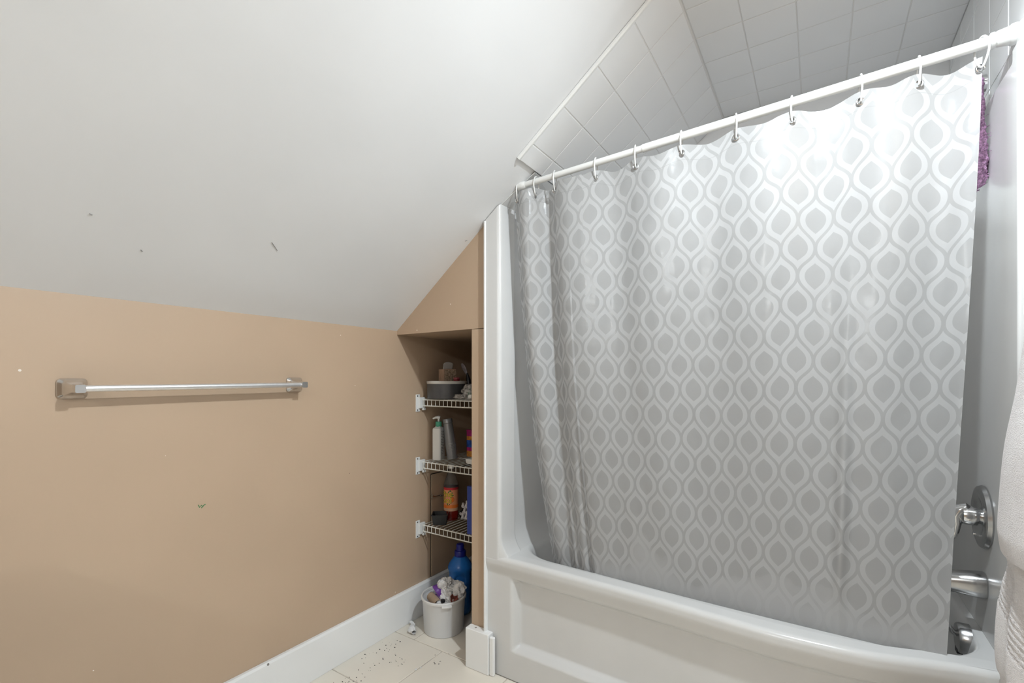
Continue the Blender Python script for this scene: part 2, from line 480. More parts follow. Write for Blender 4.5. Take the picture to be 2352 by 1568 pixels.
# surround: front flange at the far end, end panels, back panel
YI = 1.028     # inner face of the far-end panel
fl = MB()
ztop = lambda y: zs(y)-.004
def flange_col(u, v):
    """far flange: flat face, rounded edge, then the return going in; foot flares out into the rim"""
    z0 = RIM-.03; 
    path = [(1.497, 1.1005), (1.497, 1.070), (1.497, 1.048)]
    r = .016
    for k in range(7):
        a = PI/2*k/6
        path.append((1.497+r-r*math.cos(a), 1.048-r*math.sin(a)))
    path += [(1.530, 1.0315), (1.56, 1.0305), (1.60, 1.029), (1.606, 1.033), (1.612, 1.040)]
    f = u*(len(path)-1); i = min(int(f), len(path)-2); t = f-i
    x = path[i][0]+(path[i+1][0]-path[i][0])*t; y = path[i][1]+(path[i+1][1]-path[i][1])*t
    zt = ztop(y)
    z = z0 + (zt-z0)*v
    # fillet towards the rim: the return leans in towards the basin near the foot
    k = max(0, 1-(z-RIM)/.07) if z > RIM-.031 else 1
    if x > 1.50: y -= .028*k*k*sm(x, 1.497, 1.515)
    return (x, y, z)
MB().grid(flange_col, 84, 60).build('flange', M['tub'], tub, smooth=True, recalc=False, angle=60)
# far-end wall panel behind the flange, follows the slope on top
def endpanel(u, v):
    x = 1.608 + (2.30-1.608)*u; zb = RIM-.01; y = 1.040
    z = zb + (1.93-zb)*v
    y = min(y, YK-(z-ZK)/.765-.004)
    k = max(0, 1-(z-RIM)/.09)
    return (x, y-.030*k*k, z)
MB().grid(endpanel, 30, 40).build('end_panel', M['tub'], tub, smooth=True, recalc=False, angle=60)
MB().box(2.285, 2.31, Y0, 1.06, RIM-.01, 1.885).build('back_panel', M['tub'], tub, bevel=.006)
# closing strip over the flange, under the tiles
v = [(1.506, 1.04, zs(1.04)-.004), (1.532, .923, zs(.923)-.003), (1.532, .895, zs(.895)-.010), (2.3, .895, zs(.895)-.010), (2.3, 1.04, zs(1.04)-.004)]
MB().add(v, [(0,1,2,3,4)]).build('top_strip', M['tub'], tub, solid=.003)
# tap-end panel: face at YT with a moulded front flange whose top corner is cut at a slant
YT = -.374
pp = [(1.474, 0.40), (1.474, 1.955), (1.487, 1.965), (1.525, 1.884), (2.30, 1.884), (2.30, RIM-.02), (1.474, RIM-.02)]
pp = [(1.540, RIM-.004), (1.478, RIM+.02), (1.474, 1.90), (1.492, 1.955), (1.530, 1.884), (2.30, 1.884), (2.30, RIM-.004)]
def tap_panel(name, off):
    m = MB().prism(pp, 'y', YR+.001, YT+off); return m.build(name, M['tub'], tub, bevel=.006, seg=3)
tap_panel('tap_panel', 0)
MB().box(1.478, 1.516, YR+.001, YT+.006, RIM+.01, 1.90).build('tap_flange', M['tub'], tub, bevel=.005, seg=3)

# ------------------------------------------------------------------ shower rod
RL = Vector((1.5235, .9655, 1.8885)); RR = Vector((1.585, YR+.0085, 1.9712))
def rod_pt(y):
    t = (RL.y-y)/(RL.y-RR.y); return RL+(RR-RL)*t
rd = (RR-RL).normalized()
rod = thing('shower_rod', 'white tension shower rod holding up the patterned curtain', 'shower rod', (0,0,0))
join = rod_pt(.487)
MB().tube([RL+rd*.012, join], .0112, 20).build('inner_tube', M['plastic_white'], rod, smooth=True)
MB().tube([join-rd*.002, RR-rd*.02], .0132, 20).build('outer_tube', M['plastic_white'], rod, smooth=True)
cp = [RR-rd*.050, RR-rd*.049, RR-rd*.043, RR-rd*.042, RR-rd*.039, RR-rd*.038, RR-rd*.018, RR-rd*.016, RR-rd*.013, RR-rd*.004, RR]
cr = [.0150, .0180, .0180, .0165, .0165, .0178, .0205, .0205, .0235, .0240, .0220]
MB().tube(cp, cr, 24).build('end_cap', M['plastic_white'], rod, smooth=True, angle=50)
cp = [RL+rd*.0, RL+rd*.004, RL+rd*.03, RL+rd*.034]
MB().tube(cp, [.013, .0155, .014, .0115], 24).build('end_cap', M['plastic_white'], rod, smooth=True, angle=50)

# ------------------------------------------------------------------ shower curtain
HOOKS = [.966, .887, .810, .652, .513, .366, .209, .063, -.095, -.215, -.333]
def hook_index(y):
    ys = list(reversed(HOOKS)); ix = list(range(len(HOOKS)-1, -1, -1))
    if y > HOOKS[0]: return -(y-HOOKS[0])/.08
    if y < HOOKS[-1]: return len(HOOKS)-1 + (HOOKS[-1]-y)/.12
    return interp(y, ys, ix)
AMP_Y = [-.34, -.20, .0, .3, .55, .72, .80, .88, 1.0]
AMP_T = [.016, .015, .015, .014, .016, .020, .030, .036, .028]
CL, CR = .992, -.336
HB = .36
def curtain_raw(s, h):
    """s across (0 at the far end), h down (0 top .. 1 bottom)"""
    yt = CL + (CR-CL)*s
    base = rod_pt(yt)
    fi = hook_index(yt)
    frac = fi - math.floor(fi)
    sag = .014*math.sin(PI*frac)**2*(1.15 if yt < .7 else .5)
    ztop = base.z - .026 - sag
    z = ztop + (HB-ztop)*h
    yb = .872 + (-.262-.872)*s
    k = h**2.2*(1-s) + h**1.2*s
    y = yt + (yb-yt)*k
    xb = 1.546 + .024*sm(yb, .15, .95) + .008*(1-sm(yb, -.33, -.05)) + .016 + .060*sm(yb, .66, .88)
    hr = min(1.06, h/.93)
    x = base.x + (xb-base.x)*hr + .010*sm(h, .0, .05)*0
    amp = interp(yt, AMP_Y, AMP_T)
    w = math.sin(PI*fi)
    fold = amp*w*(1-.62*sm(h, .10, .8)) if yt < .75 else amp*w*(1-.45*sm(h, .3, 1.0))
    # slow swell plus a few individual pleats lower down
    fold += .010*math.sin(yt*9.0+1.2+h*1.3)*sm(h, .1, .6)*sm(.8-yt, 0, .15)
    p = math.exp(-((yt-(-.075))/.016)**2)*sm(h, .22, .75)
    fold += .026*p
    p = math.exp(-((yt-.765)/.014)**2)*sm(h, .45, .9)
    fold -= .020*p
    p = math.exp(-((yt-.845)/.014)**2)*sm(h, .5, .95)
    fold += .018*p
    fold += .0045*noise.noise((yt*13, h*4, 1.7)) + .0018*noise.noise((yt*30, h*26, 4.1))
    # the free edge at the tap end curls gently
    fold -= .012*sm(s, .955, 1.0)
    fold *= 1 - .72*sm(h, .74, .92)*(1-sm(yt, .6, .75))
    return Vector((x-fold, y, z))
NS, NH = 460, 150
cum = [0.0]
prev = curtain_raw(0, .45)
for i in range(1, NS+1):
    q = curtain_raw(i/NS, .45); cum.append(cum[-1]+(q-prev).length); prev = q
cm = MB().grid(lambda u, v: curtain_raw(u, v), NS, NH)
curtain = thing('shower_curtain', 'pale grey vinyl shower curtain printed with an ogee lattice', 'shower curtain', (0,0,0))
cloth = cm.build('cloth', None, curtain, smooth=True, recalc=False, angle=180)
uvl = cloth.data.uv_layers.new(name='cloth')
w = NS+1; clen = 1.56
uvdat = [0.0]*(2*len(cloth.data.loops))
for li, lp in enumerate(cloth.data.loops):
    i = lp.vertex_index % w; j = lp.vertex_index // w
    uvdat[2*li] = cum[i]; uvdat[2*li+1] = (1-j/NH)*clen
uvl.data.foreach_set('uv', uvdat)

def curtain_material():
    m = bpy.data.materials.new('ogee_vinyl'); m.use_nodes = True
    t = NT(m); b = t.n['Principled BSDF']
    uv = t.node('ShaderNodeUVMap', uv_map='cloth').outputs[0]
    sep = t.node('ShaderNodeSeparateXYZ'); t.l.new(uv, sep.inputs[0])
    P, V = .0826, .160
    s = t.m('DIVIDE', t.m('ADD', sep.outputs[0], .02), P)
    ph = t.m('MULTIPLY', t.m('ADD', sep.outputs[1], .03), 2*PI/V)
    co = t.m('COSINE', ph); si = t.m('SINE', ph)
    # sharpen the wave a little: ogee flanks
    ph3 = t.m('MULTIPLY', ph, 3.0)
    wv = t.m('ADD', t.m('MULTIPLY', co, .252), t.m('MULTIPLY', t.m('COSINE', ph3), -.010))
    half = t.m('ADD', wv, .25)
    d = t.m('ABSOLUTE', t.m('SUBTRACT', t.m('FRACT', t.m('ADD', s, .5)), .5))
    e = t.m('ABSOLUTE', t.m('SUBTRACT', d, half))
    slope = t.m('MULTIPLY', t.m('SUBTRACT', t.m('MULTIPLY', si, .252), t.m('MULTIPLY', t.m('SINE', ph3), .030)), 2*PI/V*P)
    dist = t.m('DIVIDE', t.m('MULTIPLY', e, P), t.m('SQRT', t.m('ADD', 1.0, t.m('MULTIPLY', slope, slope))))
    line = t.m('SUBTRACT', 1.0, t.step(dist, .0034, .0044))
    fill = t.step(dist, .0160, .0172)
    grey = t.m('ADD', line, fill, clamp=True)
    # soap haze that clouds the lower hem
    p = t.pos(); sp = t.node('ShaderNodeSeparateXYZ'); t.l.new(p, sp.inputs[0])
    hz = t.m('SUBTRACT', 1.0, t.step(t.m('ADD', sep.outputs[1], t.m('MULTIPLY', t.noise(5.0, 3, .5, p), -.30)), .02, .075))
    haze = t.m('MULTIPLY', t.m('MULTIPLY', hz, .8), t.m('SUBTRACT', 1.0, t.step(sp.outputs[1], .60, .70)))
    grey = t.m('MULTIPLY', grey, t.m('SUBTRACT', 1.0, haze))
    # hem seam near the top
    seam = t.m('SUBTRACT', 1.0, t.step(t.m('ABSOLUTE', t.m('SUBTRACT', sep.outputs[1], clen-.048)), .0006, .0014))
    col = t.mix(grey, (0.70, 0.70, 0.70, 1), (0.57, 0.57, 0.568, 1))
    col = t.mix(t.m('MULTIPLY', seam, .45), col, (0.45, 0.45, 0.45, 1))
    t.put(b.inputs['Base Color'], col)
    t.put(b.inputs['Roughness'], t.mixf(grey, .50, .23))
    t.put(b.inputs['Specular IOR Level'], t.mixf(grey, .30, .55))
    h = t.m('ADD', t.noise(38, 2, .6, p), t.m('MULTIPLY', t.noise(9, 1, .5, p), 1.2))
    t.put(b.inputs['Normal'], t.bump(h, .16, .004))
    tr = t.node('ShaderNodeBsdfTranslucent'); t.put(tr.inputs[0], col)
    mx = t.node('ShaderNodeMixShader'); mx.inputs[0].default_value = .50
    t.l.new(b.outputs[0], mx.inputs[1]); t.l.new(tr.outputs[0], mx.inputs[2])
    t.l.new(mx.outputs[0], t.n['Material Output'].inputs[0])
    return m
cloth.data.materials.append(curtain_material())

# rings over the rod and grommets in the hem
def ring_mesh():
    pts = []
    n = 30
    for k in range(n+1):
        a = math.radians(-70) + 2*PI*k/n*.965
        rx = .0185 if math.sin(a) > 0 else .0185*(1-.35*(-math.sin(a)))
        pts.append((rx*math.cos(a), .004*math.sin(a)*0, -.019+.0365*math.sin(a)))
    return MB().tube(pts, .0024, 8)
WORDS = ['farthest ring, tucked where the rod meets the slope', 'second ring from the slope, over the rolled fold', 'third ring from the slope end',
         'fourth ring from the slope end', 'fifth ring from the slope end, before the rod joint', 'sixth ring from the slope, just past the rod joint',
         'sixth ring counted from the tap end', 'fourth ring counted from the tap end', 'third ring counted from the tap end', 'second ring counted from the tap end', 'ring at the curtain edge by the rod end cap']
WORDS[6] = 'fifth ring counted from the tap end'
ring0 = None; grom0 = None
for i, y in enumerate(HOOKS):
    p = rod_pt(y)
    if ring0 is None:
        r = ring_mesh().build('curtain_ring', M['plastic_white'], None, smooth=True); ring0 = r
        g = MB()
        for (R1, tt) in ((.0085, .0026),):
            g.tube([(0, R1*math.cos(2*PI*k/20), R1*math.sin(2*PI*k/20)) for k in range(20)], tt, 8, closed=True)
        g = g.build('grommet', M['nickel'], curtain, smooth=True); grom0 = g
    else:
        r = share(ring0, None); g = share(grom0, curtain)
    r.location = p; r.rotation_euler = (0, 0, random.uniform(-.35, .35) + (.5 if i in (0, 2, 10) else 0))
    tag(r, 'white plastic curtain ring, ' + WORDS[i], 'curtain ring', 'rings on the shower rod')
    s = (y-CL)/(CR-CL)
    q = curtain_raw(s, .018); q0 = curtain_raw(max(0, s-.004), .018); q1 = curtain_raw(min(1, s+.004), .018)
    tg = (q1-q0); 
    g.location = q + Vector((-.002, 0, 0)); g.rotation_euler = (0, 0, math.atan2(tg.x, -tg.y)*-1)

# ------------------------------------------------------------------ taps at the tub end (wall at YT)
XT = 1.748
valve = thing('shower_valve', 'chrome single-lever shower valve on the tub end panel', 'shower valve', (XT, YT, .783))
# local: y out of the wall
def lathe_y(prof, seg=40, sx=1, sz=1):
    m = MB(); m.lathe(prof, seg, sx, sz)            # axis z
    m.v = [(x, z, y) for (x, y, z) in m.v]; return m
lathe_y([(.083, .0), (.084, .004), (.080, .012), (.066, .0155), (.050, .014), (.044, .0105), (.030, .010)], 48).build('escutcheon', M['nickel'], valve, smooth=True)
lathe_y([(.020, .009), (.020, .016), (.025, .017), (.026, .036), (.024, .046), (.016, .052), (.005, .054)], 32).build('hub', M['chrome'], valve, smooth=True)
MB().tube([(0,.030,.006), (0,.042,.014), (0,.054,.010), (0,.060,-.006), (0,.058,-.026), (0,.060,-.048), (.0,.064,-.062), (0,.064,-.067)], [.016,.020,.019,.016,.012,.0095,.0085,.005], 16).build('lever', M['chrome'], valve, smooth=True)
MB().tube([(.03, .0145, -.055), (.03, .018, -.055)], .005, 12).build('screw', M['chrome'], valve, smooth=True)
spout = thing('tub_spout', 'chrome tub spout sticking out beside the curtain edge', 'spout', (XT, YT, .600))
rs = []
for (y, w_, h_, dz) in ((0, .062, .066, 0), (.004, .064, .068, 0), (.03, .062, .064, -.001), (.06, .056, .056, -.002), (.10, .050, .048, -.006), (.135, .046, .042, -.011), (.142, .036, .032, -.013)):
    rs.append([(px, y, dz+pz) for (px, pz) in rrect(w_, h_, min(w_, h_)*.40, 6)])
MB().loft(rs).build('spout_body', M['nickel'], spout, smooth=True)
MB().tube([(0,.118,-.026), (0,.118,-.050)], .014, 16).build('outlet', M['nickel'], spout, smooth=True)
over = thing('overflow_plate', 'round chrome overflow plate with trip lever inside the tub end', 'overflow plate', (XT+.02, -.338, .437))
m_ = MB(); m_.lathe([(.040, -.01), (.040, .012), (.037, .017), (.020, .019)], 40); m_.v = [(x, z, y) for (x, y, z) in m_.v]
m_.build('plate', M['nickel'], over, smooth=True)
MB().tube([(-.002,.018,.010), (-.004,.028,.016), (-.006,.034,.030)], [.008,.008,.006], 12).build('trip_lever', M['chrome'], over, smooth=True)
MB().box(-.012, .012, .006, .0185, -.041, -.027).build('slot', M['black'], over, bevel=.001)
# shower arm with hose and hanging scrub net
arm = thing('shower_arm', 'chrome shower arm and ribbed hose behind the curtain edge', 'shower', (XT, YT, 1.945))
m_ = MB(); m_.lathe([(.022, -.001), (.022, .008), (.013, .016)], 28); m_.v = [(x, z, y) for (x, y, z) in m_.v]
m_.build('wall_flange', M['chrome'], arm, smooth=True)
MB().tube([(0,.008,0), (0,.05,.002), (0,.10,-.005), (0,.15,-.028), (0,.18,-.055)], .0115, 16).build('pipe', M['nickel'], arm, smooth=True)
m_ = MB().tube([(0,.16,-.035), (0,.185,-.06), (0,.20,-.085), (0,.21,-.095)], [.016,.018,.040,.041], 24)
m_.build('head', M['chrome'], arm, smooth=True)
hp = []
for k in range(121):
    t = k/120
    y = .17 + .02*math.sin(t*PI) - .112*math.sin(t*PI)**2*(.3+.7*t) ; z = -.06 - 1.02*math.sin(t*PI*.62)
    hp.append((.03*t, y, z))
hr = [.0078 + .0011*(k % 2) for k in range(121)]
MB().tube(hp, hr, 12).build('hose', M['nickel'], arm, smooth=True)
# purple mesh net: long pouch of loose netting
M['purple'] = mat('purple_netting', (0.62, 0.36, 0.58), 0.75, bump=.9, bscale=260, var=.45, vscale=180, dist=.006)
net = thing('bath_scrub_net', 'purple mesh scrub net hanging from the shower arm', 'scrub net', (1.722, YT+.018, 1.945))
def netpt(u, v):
    a = 2*PI*u
    r = interp(v, [0, .05, .25, .55, .85, .96, 1], [.012, .017, .020, .026, .031, .022, .004])
    n = .28*noise.noise((math.cos(a)*2.2, math.sin(a)*2.2, v*9))+.22*noise.noise((math.cos(a)*7, math.sin(a)*7, v*34))
    r *= 1+n
    return (r*math.cos(a)*1.15, .008+.006*v+r*math.sin(a)*.95, .012-.305*v)
MB().grid(netpt, 48, 120).build('pouch', M['purple'], net, smooth=True, angle=180)
fr = MB()
for k in range(150):
    a = random.uniform(0, 2*PI); v = random.uniform(.35, 1.0)
    x, y, z = netpt(a/(2*PI), v); d = Vector((math.cos(a), math.sin(a)*.8, random.uniform(-.6, .4)))*random.uniform(.006, .016)
    c = Vector((x,y,z)); e = Vector((random.uniform(-1,1), random.uniform(-1,1), random.uniform(-1,1)))*.005
    fr.tube([c, c+d*.6+e, c+d], .0007, 3)
fr.build('loose_thread', M['purple'], net)

# ------------------------------------------------------------------ towel bar on the knee wall
tb = thing('towel_bar', 'chrome towel bar with square posts on the brown knee wall', 'towel bar', (0, YK, 0))
def post(cx, cz):
    rs = []
    for (d, s, sz, r) in ((0, .062, .053, .010), (.004, .062, .053, .010), (.0065, .059, .050, .009), (.012, .046, .040, .006), (.022, .036, .030, .004), (.040, .026, .023, .003), (.044, .0235, .022, .003), (.068, .0235, .022, .003), (.0705, .0215, .020, .003)):
        rs.append([(cx+px, -d, cz+pz) for (px, pz) in rrect(s, sz, r, 3)])
    return MB().loft(rs).build('bar_post', M['chrome'], tb, smooth=True, angle=25)
post(.401, 1.128); post(1.022, 1.132)
MB().tube([(.410, -.058, 1.128), (1.014, -.058, 1.132)], .0092, 20).build('bar', M['satin'], tb, smooth=True)

# ------------------------------------------------------------------ wire shelves in the alcove
SHZ = [1.056, .751, .443]
XF, XBK = 1.690, 2.080
YS0, YS1 = 1.122, 1.622
sh_lab = ['top white wire shelf holding a grey tin', 'middle white wire shelf under the pump bottle', 'lowest white wire shelf under the orange cleaner bottle']
wire0 = None; br = None
for n_, z in enumerate(SHZ):
    shf = thing('wire_shelf', sh_lab[n_], 'shelf', (0, 0, z), 0, 'wire shelves in the alcove')
    k = 0; y = YS1-.008
    while y > YS0:
        if wire0 is None:
            wire0 = MB().tube([(XBK, 0, 0), (XF+.004, 0, 0), (XF-.0005, 0, -.002), (XF-.003, 0, -.006), (XF-.003, 0, -.034)], .00165, 6).build('wire', M['wire'], shf, smooth=True); o = wire0
        else: o = share(wire0, shf)
        o.location = (0, y, 0); y -= .0254
    for (x, zz, r) in ((XF, -.0045, .0030), (XF, -.034, .0030), (XF+.19, -.0045, .0026), (XBK-.01, -.0045, .0030)):
        MB().tube([(x, YS0-.003, zz), (x, YS1+.004, zz)], r, 8).build('rail', M['wire'], shf, smooth=True)
    e = thing('end_bracket', 'x', 'x'); COL.objects.unlink(e); bpy.data.objects.remove(e)
    b = MB().box(1.652, 1.680, YK-.004, YK, -.062, .022)
    b.box(1.668, 1.706, YK-.014, YK-.003, -.046, .008)
    bro = b.build('end_bracket', M['plastic_white'], shf, bevel=.002)
    MB().box(1.690, 1.708, YK-.016, YK-.004, -.056, -.044).build('bracket_clip', M['plastic_white'], shf, bevel=.002)
    for zz in (.014, -.054):
        MB().tube([(1.662, YK-.003, zz), (1.662, YK-.0052, zz)], .0033, 10).build('screw', M['nickel'], shf)

def rock(seed, r, amp, freq, sub=4, sx=1, sy=1, sz=1, facet=False):
    bm = bmesh.new(); bmesh.ops.create_icosphere(bm, subdivisions=sub, radius=1)
    m = MB()
    vs_ = []
    for v in bm.verts:
        p = v.co.copy(); q = p*freq + Vector((seed, seed*.7, seed*1.3))
        d = noise.noise(q)*amp + abs(noise.noise(q*2.3))*amp*.6
        vs_.append((p.x*r*sx*(1+d), p.y*r*sy*(1+d), p.z*r*sz*(1+d)))
    fs = [tuple(v.index for v in f.verts) for f in bm.faces]; bm.free()
    return m.add(vs_, fs)

# --- top shelf
Z1 = SHZ[0]+.002
M['tin'] = mat('dark_grey_tin', (0.10, 0.105, 0.115), 0.32, .55, var=.06, vscale=20)
tin = thing('cake_tin', 'dark grey round tin with a pale rim on the top wire shelf', 'tin', (1.764, 1.533, Z1))
MB().lathe([(.092, 0), (.0950, .002), (.0965, .073), (.0935, .073), (.0915, .004), (.001, .004)], 56, cap=False).build('body', M['tin'], tin, smooth=True)
M['clear'] = mat('clear_lid_plastic', (0.62, 0.60, 0.56), 0.25, var=.1)
MB().lathe([(.0965, .071), (.0982, .073), (.0985, .083), (.0970, .0850), (.0930, .0845), (.092, .075)], 56, cap=False).build('lid_rim', M['clear'], tin, smooth=True)
M['tinlid'] = mat('tin_inside', (0.16, 0.14, 0.12), 0.35, .3, var=.3, vscale=30)
MB().lathe([(.094, .0755), (.04, .0750), (.001, .0750)], 40, cap=False).build('lid', M['tinlid'], tin, smooth=True)
M['kraft'] = mat('tan_card', (0.46, 0.31, 0.22), 0.7, var=.08, vscale=40, bump=.1)
M['kraft2'] = mat('printed_card', (0.36, 0.27, 0.19), 0.7, var=.45, vscale=110)
M['tissue'] = mat('white_tissue', (0.78, 0.77, 0.76), 0.85, bump=.35, bscale=120, var=.05)
M['tissue_grey'] = mat('thin_greyish_tissue', (0.42, 0.39, 0.37), 0.85, bump=.4, bscale=120, var=.1)
carton = thing('small_carton', 'small tan carton with a raised flap standing on the tin', 'carton', (1.778, 1.541, Z1+.0770), -.35)
MB().box(-.036, .036, -.026, .026, -.002, .066).build('box', M['kraft'], carton, bevel=.002)
MB().box(-.030, .034, -.0266, -.0259, .006, .062).build('print', M['kraft2'], carton)
MB().grid(lambda u, v: (-.036+.054*u, -.020-.006*v, .065+.036*v*(1-.25*(abs(u-.5)*2)**3)), 8, 6).build('flap', M['tissue_grey'], carton, solid=.0008, smooth=True)
M['red_dark'] = mat('dark_red_plastic', (0.22, 0.02, 0.03), 0.3, var=.3, vscale=90)
rj = thing('red_jar', 'small dark red jar lid beside the tan carton on the tin', 'jar', (1.775, 1.480, Z1+.0770))
MB().lathe([(.014, -.0015), (.0155, .002), (.0155, .016), (.013, .018)], 24).build('jar_body', M['red_dark'], rj, smooth=True)
MB().lathe([(.0152, .017), (.0152, .024), (.012, .026)], 24).build('jar_lid', mat('rose_lid', (.35,.08,.10), .35, var=.2, vscale=90), rj, smooth=True)
M['clearish'] = mat('cloudy_plastic', (0.30, 0.27, 0.29), 0.25, var=.2, vscale=60)
hb_ = thing('hair_brush', 'dark handled brush with cloudy paddle standing behind the bag', 'brush', (1.905, 1.508, Z1))
MB().tube([(0,0,0), (0,0,.03), (0,.002,.09), (-.002,.008,.125)], [.016,.016,.012,.004], 12).build('handle', M['black'], hb_, smooth=True)
rs = [[(.004*math.sin(a)-.002, .012+w_*math.cos(a)+dz*.5, .118+dz) for a in [2*PI*k/16 for k in range(16)]] for (dz, w_) in ((0,.003),(.012,.010),(.03,.014),(.05,.012),(.058,.004))]
MB().loft(rs).build('paddle', M['clearish'], hb_, smooth=True)
MB().tube([(-.012,.012,0),(-.012,.012,.055),(-.012,.012,.075)], [.012,.012,.004], 12).build('tube', M['black'], hb_, smooth=True)
# clear bag with small bottles
def bag_material():
    m = bpy.data.materials.new('clear_bag'); m.use_nodes = True
    t = NT(m); b = t.n['Principled BSDF']; p = t.obj()
    b.inputs['Base Color'].default_value = (.72, .69, .65, 1); b.inputs['Roughness'].default_value = .22
    t.put(b.inputs['Normal'], t.bump(t.noise(70, 4, .6, p), .7, .006))
    tp = t.node('ShaderNodeBsdfTransparent'); tp.inputs[0].default_value = (.95,.95,.95,1)
    mx = t.node('ShaderNodeMixShader'); t.put(mx.inputs[0], t.mixf(t.step(t.noise(45, 3, .6, p), .4, .65), .25, .6))
    t.l.new(tp.outputs[0], mx.inputs[1]); t.l.new(b.outputs[0], mx.inputs[2]); t.l.new(mx.outputs[0], t.n['Material Output'].inputs[0])
    return m
M['bag'] = bag_material()
bag = thing('clear_bag', 'crumpled clear plastic bag bulging beside the tin', 'bag', (1.765, 1.372, Z1+.032))
rock(3.1, .046, .35, 2.3, 4, 1.0, 1.15, .85).build('film', M['bag'], bag, smooth=True, angle=180)
rock(8.1, .020, .5, 2.3, 3, 1.0, 1.6, .55).build('tail', M['bag'], bag, smooth=True, angle=180, loc=(-.045, .040, -.020))
M['greenp'] = mat('green_plastic', (0.02, 0.20, 0.10), 0.3, var=.1)
gd = thing('green_dropper', 'tiny green bottle showing inside the clear bag', 'bottle', (1.762, 1.388, Z1+.004))
MB().lathe([(.011, 0), (.012, .003), (.012, .022), (.007, .028)], 18).build('body', M['greenp'], gd, smooth=True)
MB().lathe([(.0075, .027), (.007, .036), (.003, .046)], 14).build('cap', M['greenp'], gd, smooth=True)
pk = thing('pink_soap', 'pale pink bar showing through the clear bag', 'soap', (1.785, 1.365, Z1+.010))
rs = [[(px, py, z) for (px, py) in rrect(w_, h_, .010, 4)] for (z, w_, h_) in ((-.010,.040,.052),(-.006,.048,.060),(.012,.048,.060),(.017,.040,.052))]
MB().loft(rs).build('bar', mat('pale_pink', (.62,.36,.36), .5, var=.08), pk, smooth=True)
ro = thing('roll_on_tube', 'dark green and white tube lying at the front of the top shelf', 'tube', (1.722, 1.318, Z1+.0135), .15)
m_ = MB().tube([(0,.038,0), (0,.022,0), (0,.0205,0)], [.0095,.0095,.0115], 20); m_.build('cap', M['plastic_white'], ro, smooth=True)
MB().tube([(0,.0205,0), (0,-.06,0), (0,-.064,0)], [.0125,.0125,.009], 24).build('body', mat('dark_green_print', (.012,.055,.035), .35, var=.3, vscale=60), ro, smooth=True)
for yy in (.014, -.002):
    MB().box(-.0128, -.0126, yy-.004, yy+.004, -.002, .006).build('print', M['plastic_white'], ro, bevel=.0001)

# --- middle shelf
Z2 = SHZ[1]+.002
pb = thing('pump_bottle', 'white pump bottle with green collar on the middle shelf', 'bottle', (1.757, 1.580, Z2), .30)
rs = [[(px, py, z) for (px, py) in rrect(w_, d_, min(w_, d_)*.22, 4)] for (z, w_, d_) in ((0,.054,.040),(.003,.060,.045),(.150,.060,.045),(.157,.056,.042),(.163,.030,.028),(.166,.026,.026))]
MB().loft(rs).build('body', M['plastic_white'], pb, smooth=True)
M['mint'] = mat('mint_green_plastic', (0.10, 0.45, 0.30), 0.35, var=.05)
MB().lathe([(.0145,.164), (.0155,.166), (.0152,.187), (.013,.189)], 24).build('collar', M['mint'], pb, smooth=True)
MB().tube([(0,0,.188), (0,0,.206)], .0052, 14).build('stem', M['plastic_white'], pb, smooth=True)
MB().tube([(.002,-.007,.208), (0,0,.2095), (-.004,.014,.2085), (-.008,.028,.203)], [.007,.0085,.0055,.0035], 12).build('nozzle', M['plastic_white'], pb, smooth=True)
M['print_grey'] = mat('grey_small_print', (0.30, 0.30, 0.30), 0.6, var=.5, vscale=160)
# label side: rows of small print on the side turned to the tub
lab = MB()
random.seed(3)
for k in range(15):
    z = .030 + k*.0078; wd = random.uniform(.018, .033)
    if k in (5, 10): lab.box(-.004, .010, -.0229, -.0226, z, z+.0055)
    else: lab.box(-.020, -.020+wd, -.0229, -.0226, z, z+.0032)
lab.build('label_print', M['print_grey'], pb)
gb_ = thing('shampoo_bottle', 'tall grey shampoo bottle leaning against the pump bottle', 'bottle', (1.786, 1.515, Z2))
M['silver_grey'] = mat('silver_grey_plastic', (0.26, 0.265, 0.275), 0.3, .3, var=.05)
lean = Matrix.Rotation(math.radians(-10), 3, 'X') @ Matrix.Rotation(math.radians(0), 3, 'Y')
m_ = MB().lathe([(.0235,0), (.0258,.004), (.0260,.06), (.0255,.11), (.0236,.165), (.0234,.176)], 30)
m_.rot(lean).build('body', M['silver_grey'], gb_, smooth=True)
m_ = MB().lathe([(.0225,.1765), (.0242,.1785), (.0240,.196), (.0225,.199)], 30)
m_.rot(lean).build('cap', M['silver_grey'], gb_, smooth=True)
m_ = MB()
for k in range(4): m_.lathe([(.0262,.045+k*.010), (.0262,.048+k*.010)], 30, cap=False)
m_.v = [p for p in m_.v]
m_.rot(lean).build('label_print', M['print_grey'], gb_)
for ob in list(gb_.children): ob.location = (0, 0, .0048)
M['magenta'] = mat('magenta_print', (0.45, 0.03, 0.18), 0.4, var=.15, vscale=60)
M['blue_print'] = mat('blue_print', (0.03, 0.10, 0.42), 0.4, var=.35, vscale=60)
M['orange_print'] = mat('orange_print', (0.65, 0.25, 0.05), 0.4, var=.25, vscale=60)
pc = thing('snack_pouch', 'pink blue and orange printed pouch half hidden by the post', 'pouch', (1.935, 1.484, Z2))
for (z0, z1, mm, inset) in ((0, .030, 'orange_print', .0), (.030, .048, 'magenta', .0), (.048, .085, 'blue_print', .0), (.085, .105, 'orange_print', 0), (.105, .128, 'magenta', .0), (.128, .136, 'magenta', .012)):
    rs = [[(px, py, z) for (px, py) in rrect(.05-inset, .095+inset, .012, 3)] for z in (z0, z1)]
    MB().loft(rs).build('band', M[mm], pc, smooth=True, angle=30)
wp = thing('white_soap_dish', 'white plastic dish at the front of the middle shelf by the post', 'dish', (1.772, 1.352, Z2))
